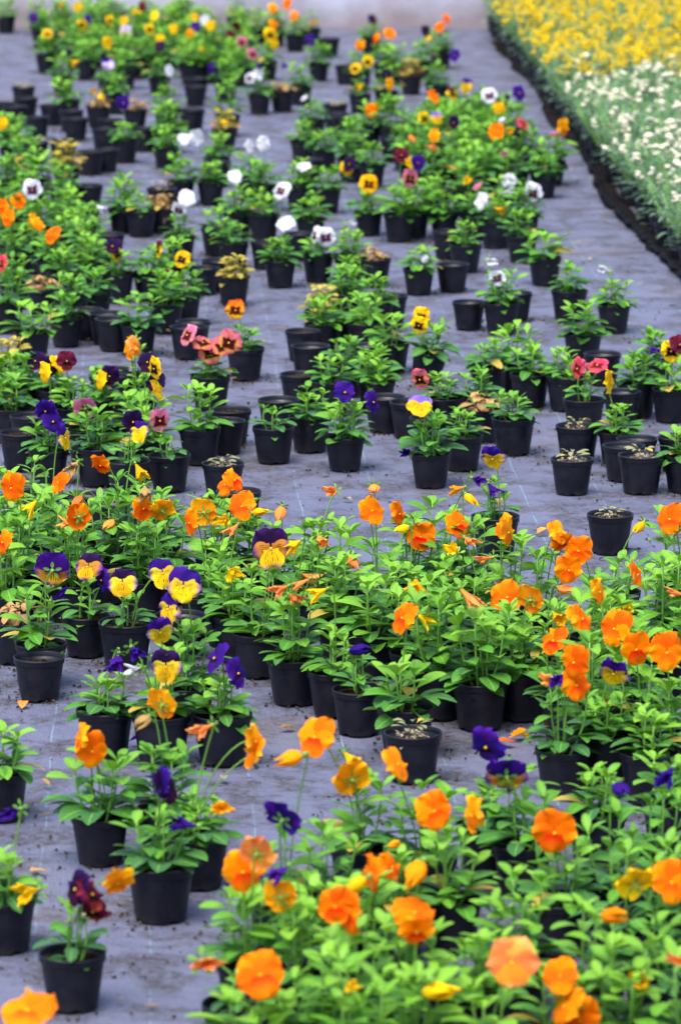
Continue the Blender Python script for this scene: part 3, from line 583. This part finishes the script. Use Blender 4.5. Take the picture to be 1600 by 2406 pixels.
# ------------------------------------------------------------------ building one potted plant
def face_dir(face):
    yaw = rv(40); pit = random.uniform(-8, 32)
    if face == 'l': yaw = -random.uniform(48, 72)
    elif face == 'r': yaw = random.uniform(48, 72)
    elif face == 'b': yaw = 180 + rv(35); pit = random.uniform(0, 30)
    elif face == 'd': pit = -random.uniform(20, 40)
    elif face == 'u': pit = random.uniform(40, 60)
    yaw, pit = R(yaw), R(pit)
    return Vector((math.sin(yaw) * math.cos(pit), -math.cos(yaw) * math.cos(pit), math.sin(pit)))
def frame(pos, n, roll, s):
    n = n.normalized(); x = Vector((0, 0, 1)).cross(n)
    if x.length < 1e-3: x = Vector((1, 0, 0))
    x.normalize(); y = n.cross(x)
    m = Matrix((x, y, n)).transposed().to_4x4(); m.translation = pos
    return m @ Matrix.Rotation(roll, 4, 'Z') @ Matrix.Scale(s, 4)
def build(p):
    k = p['kind']; root = link('potted_pansy' if k in 'gtbs' else ('withered_pansy' if k in 'wq' else 'plant_pot'), None)
    root.empty_display_size = 0.02; P = Vector((p['pos'].x, p['pos'].y, 0)); root.location = P; s = p['scale']
    root.rotation_euler = (0, 0, 0) if not p['tilt'] else (R(4), R(p['tilt']), 0)
    Mr = Matrix.Translation(P) @ root.rotation_euler.to_matrix().to_4x4(); Mi = Mr.inverted()
    if p['tilt']: root.location.z = 0.0345 * s * math.sin(R(abs(p['tilt'])) ) * 0.9
    pm_ = Matrix.Rotation(random.uniform(0, 6.28), 4, 'Z') @ Matrix.Scale(s, 4)
    po = link('pot', POT, root, mtx=pm_); link('rim', RIM, po)
    link('soil', random.choice(SOIL_LOW if k in 'ed' else SOIL), root, mtx=pm_ @ Matrix.Rotation(random.uniform(0, 6.28), 4, 'Z'))
    if k != 'e':
        fs = random.uniform(0.92, 1.12) * (1.14 if p['px'][1] < 520 else 1.0)
        fm = Matrix.Translation((0, 0, 0.066 * s)) @ Matrix.Rotation(random.uniform(0, 6.28), 4, 'Z') @ Matrix.Diagonal((fs, fs, fs * random.uniform(0.92, 1.1), 1))
        link('foliage', random.choice(FOL[k]), root, mtx=fm)
    for x, y, fk, face, fsz in p['fl']:
        pos = on_y(x, y, P.y - random.uniform(0.02, 0.05)); bud = fk in BUD
        n = face_dir(face); rad = 0.0248 * fsz ** 0.8
        if bud: n = Vector((rv(0.9), -0.5 + rv(0.5), -0.25 + rv(0.6))).normalized(); rad = 0.030 * fsz
        if pos.z < 0.02: pos.z = 0.02
        c = pos - n * (0.25 * rad)
        mt = Mi @ frame(pos if not bud else pos - n * (0.45 * rad), n, rv(0.22), rad)
        fo = link('flower', CALYX, root, mtx=mt)
        if bud: link('closed_petals', random.choice(WILT[fk]), fo, mtx=Matrix.Translation((0, 0, -0.05)))
        else:
            for me in petals(fk): link('petal', me, fo)
        # stalk: rises from the crown and nods over into the calyx
        a = Mi @ (P + Vector((rv(0.012), rv(0.012), 0.066))); e = mt @ Vector((0, 0, -0.26)); back = (Mi.to_3x3() @ n) * -1
        hgt = max(0.03, (e - a).length); c1 = a + Vector((0, 0, hgt * 0.55)); c2 = e + back * (0.012) + Vector((0, 0, 0.012 if not bud else 0.016))
        pts = [a * (1 - t) ** 3 + c1 * 3 * t * (1 - t) ** 2 + c2 * 3 * t * t * (1 - t) + e * t ** 3 for t in [i / 9 for i in range(10)]]
        mb = MB(); tube(mb, pts, 0.0014, 0.0012, 5); link('stalk', mb.mesh('stalk', M['stalk']), root)
    p['obj'] = root
POTS = [p for p in POTS if -90 < p['px'][0] < 1690]
for p in POTS: build(p)

# ------------------------------------------------------------------ labels
NUM = ['no', 'one', 'two', 'three', 'four', 'five', 'six', 'seven', 'eight', 'nine', 'ten']
def describe(p):
    k = p['kind']; blooms = {}; buds = {}
    for f_ in p['fl']:
        d = buds if f_[2] in BUD else blooms; d[f_[2]] = d.get(f_[2], 0) + 1
    bits = []
    for c, n in sorted(blooms.items(), key=lambda q: -q[1])[:2]: bits.append('%s %s flower%s' % (NUM[min(n, 10)], CNAME[c], 's' if n > 1 else ''))
    if not bits:
        for c, n in list(buds.items())[:1]: bits.append('%s closed %s bloom%s' % (NUM[min(n, 10)], BNAME[c], 's' if n > 1 else ''))
    head = {'g': 'green pansy', 't': 'tall green pansy', 'b': 'broad-leaved pansy', 's': 'small sparse pansy', 'w': 'withered tan plant', 'q': 'yellowed dying pansy', 'e': 'empty black pot', 'd': 'black pot of dried sprigs'}[k]
    if bits and len((head + ' with ' + ' and '.join(bits)).split()) > 10: bits = bits[:1]
    if bits: return head + ' with ' + ' and '.join(bits)
    return head + (' without flowers' if k in 'gtbs' else '')
for p in POTS: p['desc'] = describe(p)
count = {}
for p in POTS: count[p['desc']] = count.get(p['desc'], 0) + 1
used = set()
def zone(p):
    x, y = p['px']
    if y < 190: return 'near the far wall'
    if y > 1780: return 'at the near right' if x > 520 else 'at the near left'
    if inside(x, y, BAND): return 'in the orange band'
    return 'on the left' if x < 520 else ('at the centre' if x < 1050 else 'by the right path')
marks = []
for p in POTS:
    if count[p['desc']] == 1 and p['fl']:
        p['label'] = p['desc'] + ' ' + zone(p); marks.append(p); used.add(p['label'])
def short(p):
    b = [f_ for f_ in p['fl'] if f_[2] not in BUD]; c = {}
    for f_ in b: c[f_[2]] = c.get(f_[2], 0) + 1
    if not c: return None
    t = sorted(c.items(), key=lambda q: -q[1])
    if len(t) > 2: return None
    return ' and '.join(('%s ' % (NUM[n] + '-bloom') if n > 1 else '') + CNAME[k] for k, n in t)
names = {}
for p in POTS:
    s_ = short(p) if p['fl'] else None
    if s_: names.setdefault(s_, []).append(p)
marks = [(v[0], s_) for s_, v in names.items() if len(v) == 1 and 'label' in v[0] and len(s_.split()) <= 5]
ORD = ['just', 'second', 'third', 'fourth', 'fifth', 'sixth', 'seventh', 'eighth', 'ninth', 'tenth', 'eleventh', 'twelfth']
bucket = {}
for p in POTS:
    if 'label' in p: continue
    best = None
    for q, s_ in marks:
        dxm = p['pos'].x - q['pos'].x; dy = p['pos'].y - q['pos'].y; dist = math.hypot(dxm, dy * 0.7)
        rel = ('right of' if dxm > 0 else 'left of') if abs(dxm) > abs(dy) * 0.7 else ('behind' if dy > 0 else 'in front of')
        n = len(('%s, fourth %s the %s pansy' % (p['desc'], rel, s_)).split())
        if n <= 16 and (best is None or dist < best[0]): best = (dist, rel, s_)
    if best is None: p['label'] = p['desc'] + ' ' + zone(p); continue
    bucket.setdefault((p['desc'], best[1], best[2]), []).append((best[0], id(p), p))
for (head, rel, s_), L in bucket.items():
    L.sort(key=lambda q: q[:2])
    for i, (_, _, p) in enumerate(L): p['label'] = '%s, %s %s the %s pansy' % (head, ORD[min(i, 11)], rel, s_)
for p in POTS:
    k = p['kind']
    tag(p['obj'], p['label'], 'potted plant' if k not in 'ed' else 'plant pot',
        'pansies in black pots on the ground cover' if k in 'gtbs' else ('withered plants in black pots' if k in 'wq' else 'empty black pots on the ground cover'))
open('/tmp/log.txt','w').write(str((len(POTS), sum(p['kind'] in 'gtbs' for p in POTS), sum(len(p['fl']) for p in POTS)))) if 0 else None
print('POTS', len(POTS), 'green', sum(p['kind'] in 'gtbs' for p in POTS), 'flowers', sum(len(p['fl']) for p in POTS))

# ------------------------------------------------------------------ the right-hand bed: yellow and white plants with grey-green leaves
def fluffy(seed, n_stem, h):
    random.seed(seed); mb = MB(); tops = []
    for k in range(n_stem):
        az = random.uniform(0, 6.28); rr = 0.095 * math.sqrt(random.random()); top = Vector((math.cos(az) * rr, math.sin(az) * rr, h * random.uniform(0.72, 1.05) * (1 - 2.2 * rr)))
        b = Vector((math.cos(az) * 0.012, math.sin(az) * 0.012, 0)); tube(mb, [b, b.lerp(top, 0.5) + Vector((0, 0, 0.01)), top], 0.0016, 0.001, 4, 1); tops.append(top)
        for i in range(11):
            t = 0.32 + 0.68 * i / 11; q = b.lerp(top, t); ph = random.uniform(0, 6.28); out = Vector((math.cos(ph), math.sin(ph), random.uniform(0.1, 0.9)))
            leaf(mb, q, out, Vector((0, 0, 1)), random.uniform(0.028, 0.045), random.uniform(0.005, 0.008), random.uniform(0.2, 1.0), random.random(), 0.3)
    for i in range(12):
        ph = random.uniform(0, 6.28); out = Vector((math.cos(ph), math.sin(ph), 0))
        leaf(mb, out * random.uniform(0.02, 0.06) + Vector((0, 0, random.uniform(0.0, 0.06))), out + Vector((0, 0, random.uniform(0.0, 0.6))), Vector((0, 0, 1)), random.uniform(0.035, 0.055), random.uniform(0.007, 0.011), random.uniform(0.3, 0.9), random.random(), 0.3)
    return mb.mesh('foliage', [M['leaf_grey'], M['stalk']]), tops
def heads(tops, per, spread, r, m):
    mb = MB()
    for t in tops:
        for _ in range(per):
            c = t + Vector((rv(spread), rv(spread), random.uniform(-0.012, 0.016))); rr = r * random.uniform(0.7, 1.25); ti = Vector((rv(0.5), rv(0.5), 1)).normalized(); x = ti.cross(Vector((0, 1, 0.1))).normalized(); y = ti.cross(x)
            v = [c + ti * rr * 0.55] + [c + (x * math.cos(a) + y * math.sin(a)) * rr * 0.7 + ti * rr * 0.4 for a in [i * 1.0472 for i in range(6)]] + [c + (x * math.cos(a) + y * math.sin(a)) * rr for a in [i * 1.0472 for i in range(6)]] + [c - ti * rr * 0.6]
            f = [(0, 1 + i, 1 + (i + 1) % 6) for i in range(6)] + [(1 + i, 7 + i, 7 + (i + 1) % 6, 1 + (i + 1) % 6) for i in range(6)] + [(13, 7 + (i + 1) % 6, 7 + i) for i in range(6)]
            mb.add(v, f)
    return mb.mesh('blossoms', m)
def head_mat(name, a, b):
    m, t, p, out = mat(name); tc = nd(t, 'ShaderNodeTexCoord'); n = nz(t, tc.outputs['Object'], 130, 2); c = mixc(t, n, a, b)
    t.links.new(c, p.inputs['Base Color']); spec(p, 0.7, 0.2); thin(t, p, out, c, 0.2); return m
MY = head_mat('yellow_heads', (0.74, 0.49, 0.001), (0.8, 0.58, 0.002)); MW = head_mat('cream_heads', (0.6, 0.57, 0.36), (0.72, 0.7, 0.58))
YV = []; WV = []
for i in range(6):
    fo, tp = fluffy(100 + i, 13, 0.185); YV.append((fo, heads(random.sample(tp, (10, 6, 8, 3, 9, 5)[i]), 7, 0.011, 0.0062, MY)))
    fo, tp = fluffy(200 + i, 13, 0.185); WV.append((fo, heads(random.sample(tp, (3, 2, 2, 1, 3, 2)[i]), 4, 0.012, 0.0108, MW)))
random.seed(77)
start = on_z(1395, 370) + LATDIR * 0.012; bed = []; BEDDIR = Vector((-0.037, 1, 0)).normalized()
for i in range(-22, 60):
    for j in range(0, 14):
        q = start + BEDDIR * (i * 0.128) + LATDIR * (j * 0.122 + (0.03 if i % 2 else 0)) + Vector((rv(0.012), rv(0.012), 0)); x, y = to_px((q.x, q.y, 0.2))
        if x > 1665 or q.y > Yw - 0.12 or q.y < 8: continue
        bed.append((i, j, q, y))
ymin = min(b[0] for b in bed); order = {}
for i, j, q, y in bed:
    yellow = y + random.uniform(-16, 16) + 14 * noise.noise(q * 2.2) < 160 - (to_px(q)[0] - 1300) * 0.0
    root = link('potted_yellow_flower' if yellow else 'potted_white_flower', None, loc=(q.x, q.y, 0)); root.empty_display_size = 0.02
    po = link('pot', POT, root, mtx=Matrix.Rotation(random.uniform(0, 6), 4, 'Z')); link('rim', RIM, po)
    fo, he = random.choice(YV if yellow else WV); fs = random.uniform(0.82, 1.2); fm = Matrix.Translation((0, 0, 0.062)) @ Matrix.Rotation(random.uniform(0, 6.28), 4, 'Z') @ Matrix.Diagonal((fs, fs, fs * 0.95, 1))
    link('foliage', fo, root, mtx=fm); link('blossoms', he, root, mtx=fm)
    nm = 'yellow' if yellow else 'creamy white'
    if j == 0:
        order[yellow] = order.get(yellow, 0) + 1
        lab = 'bushy %s-flowered plant on the path edge, number %d counting from the near end' % (nm, order[yellow])
        tag(root, lab, 'potted plant', '%s-flowered plants along the path edge' % nm)
    else: tag(root, 'bushy grey-leaved plant with %s flower clusters, inside the right-hand bed' % nm, 'potted plant', '%s-flowered plants inside the right-hand bed' % nm)
print('BED', len(bed))

# ------------------------------------------------------------------ litter on the ground cover
random.seed(3); mb = MB()
def crumb(c, s):
    pv = [c + Vector((rv(1), rv(1), rv(0.7))).normalized() * s for _ in range(7)]
    mb.add(pv, [(0, 1, 2), (0, 2, 3), (0, 3, 4), (1, 2, 5), (2, 3, 5), (3, 4, 6), (0, 1, 6), (4, 5, 6)])
for p in POTS:
    if random.random() < 0.9:
        for _ in range(random.randint(10, 44)):
            a = random.uniform(0, 6.28); r_ = 0.037 + abs(random.gauss(0, 0.03)); crumb(Vector((p['pos'].x + r_ * math.cos(a), p['pos'].y + r_ * math.sin(a), 0.001)), random.uniform(0.0012, 0.0048))
for _ in range(3200):
    q = on_z(random.uniform(0, 1600), random.uniform(120, 2450))
    if noise.noise(q * 3) > -0.05: crumb(Vector((q.x, q.y, 0.001)), random.uniform(0.001, 0.004))
tag(link('soil_crumbs', mb.mesh('soil_crumbs', M['crumb'], False)), 'scattered dark soil crumbs on the ground cover', 'soil', kind='stuff')
def scrap(x, y, m, L, W, name, label, cat, group):
    q = on_z(x, y); b = MB(); a = random.uniform(0, 6.28); d = Vector((math.cos(a), math.sin(a), 0.12))
    leaf(b, Vector((0, 0, 0.006)), d, Vector((0, 0, 1)), L, W, random.uniform(-0.5, 0.7), random.random(), random.uniform(0.2, 0.7), 0, 0.15)
    tag(link(name, b.mesh(name, m), loc=(q.x, q.y, 0)), label, cat, group)
for x, y, m, nm, lab in [(1196, 1742, o_u, 'fallen_petal', 'orange fallen petal on the dark soil behind the violet pansies'), (1212, 1752, o_l, 'fallen_petal', 'red-orange fallen petal beside the other orange one'), (1198, 1733, y_u, 'fallen_petal', 'small yellow fallen petal behind the orange ones'),
      (1270, 1728, o_l, 'fallen_petal', 'faded orange fallen petal beside the pot of orange pansies'), (445, 2118, v_u, 'fallen_petal', 'violet fallen petal behind the broad-leaved pot at the near left'), (1460, 1850, v_u, 'fallen_petal', 'violet fallen petal among the near right plants')]:
    scrap(x, y, m, 0.035, 0.02, nm, lab, 'petal', 'petals fallen on the ground cover')
for x, y, m, lab in [(300, 1750, v_u, 'small violet fallen petal between two pots at the near left'), (520, 1905, a_u, 'amber fallen petal lying on open ground right of the near left pots'), (655, 1718, M['leaf_tan'], 'dry folded tan petal beside the middle guide thread'),
        (1260, 1260, s_u, 'pale orange fallen petal near the right end of the orange band'), (60, 1655, s_u, 'pale orange fallen petal at the left edge below the empty pot'), (1345, 575, M['leaf_yellow'], 'yellow fallen petal on the bare path by the black edging')]:
    scrap(x, y, m, 0.028, 0.018, 'fallen_petal', lab, 'petal', 'petals fallen on the ground cover')
for i in range(60):
    x, y = random.choice([(random.uniform(700, 1560), random.uniform(560, 1250)), (random.uniform(40, 560), random.uniform(1650, 2380)), (random.uniform(1320, 1500), random.uniform(400, 640)), (random.uniform(300, 700), random.uniform(560, 1100))])
    scrap(x, y, M['leaf_tan'] if i % 3 else M['leaf_dry'], random.uniform(0.014, 0.034), random.uniform(0.006, 0.014), 'dry_leaf', 'small curled tan dry leaf lying on the grey ground cover', 'leaf', 'dry leaves littering the ground cover')
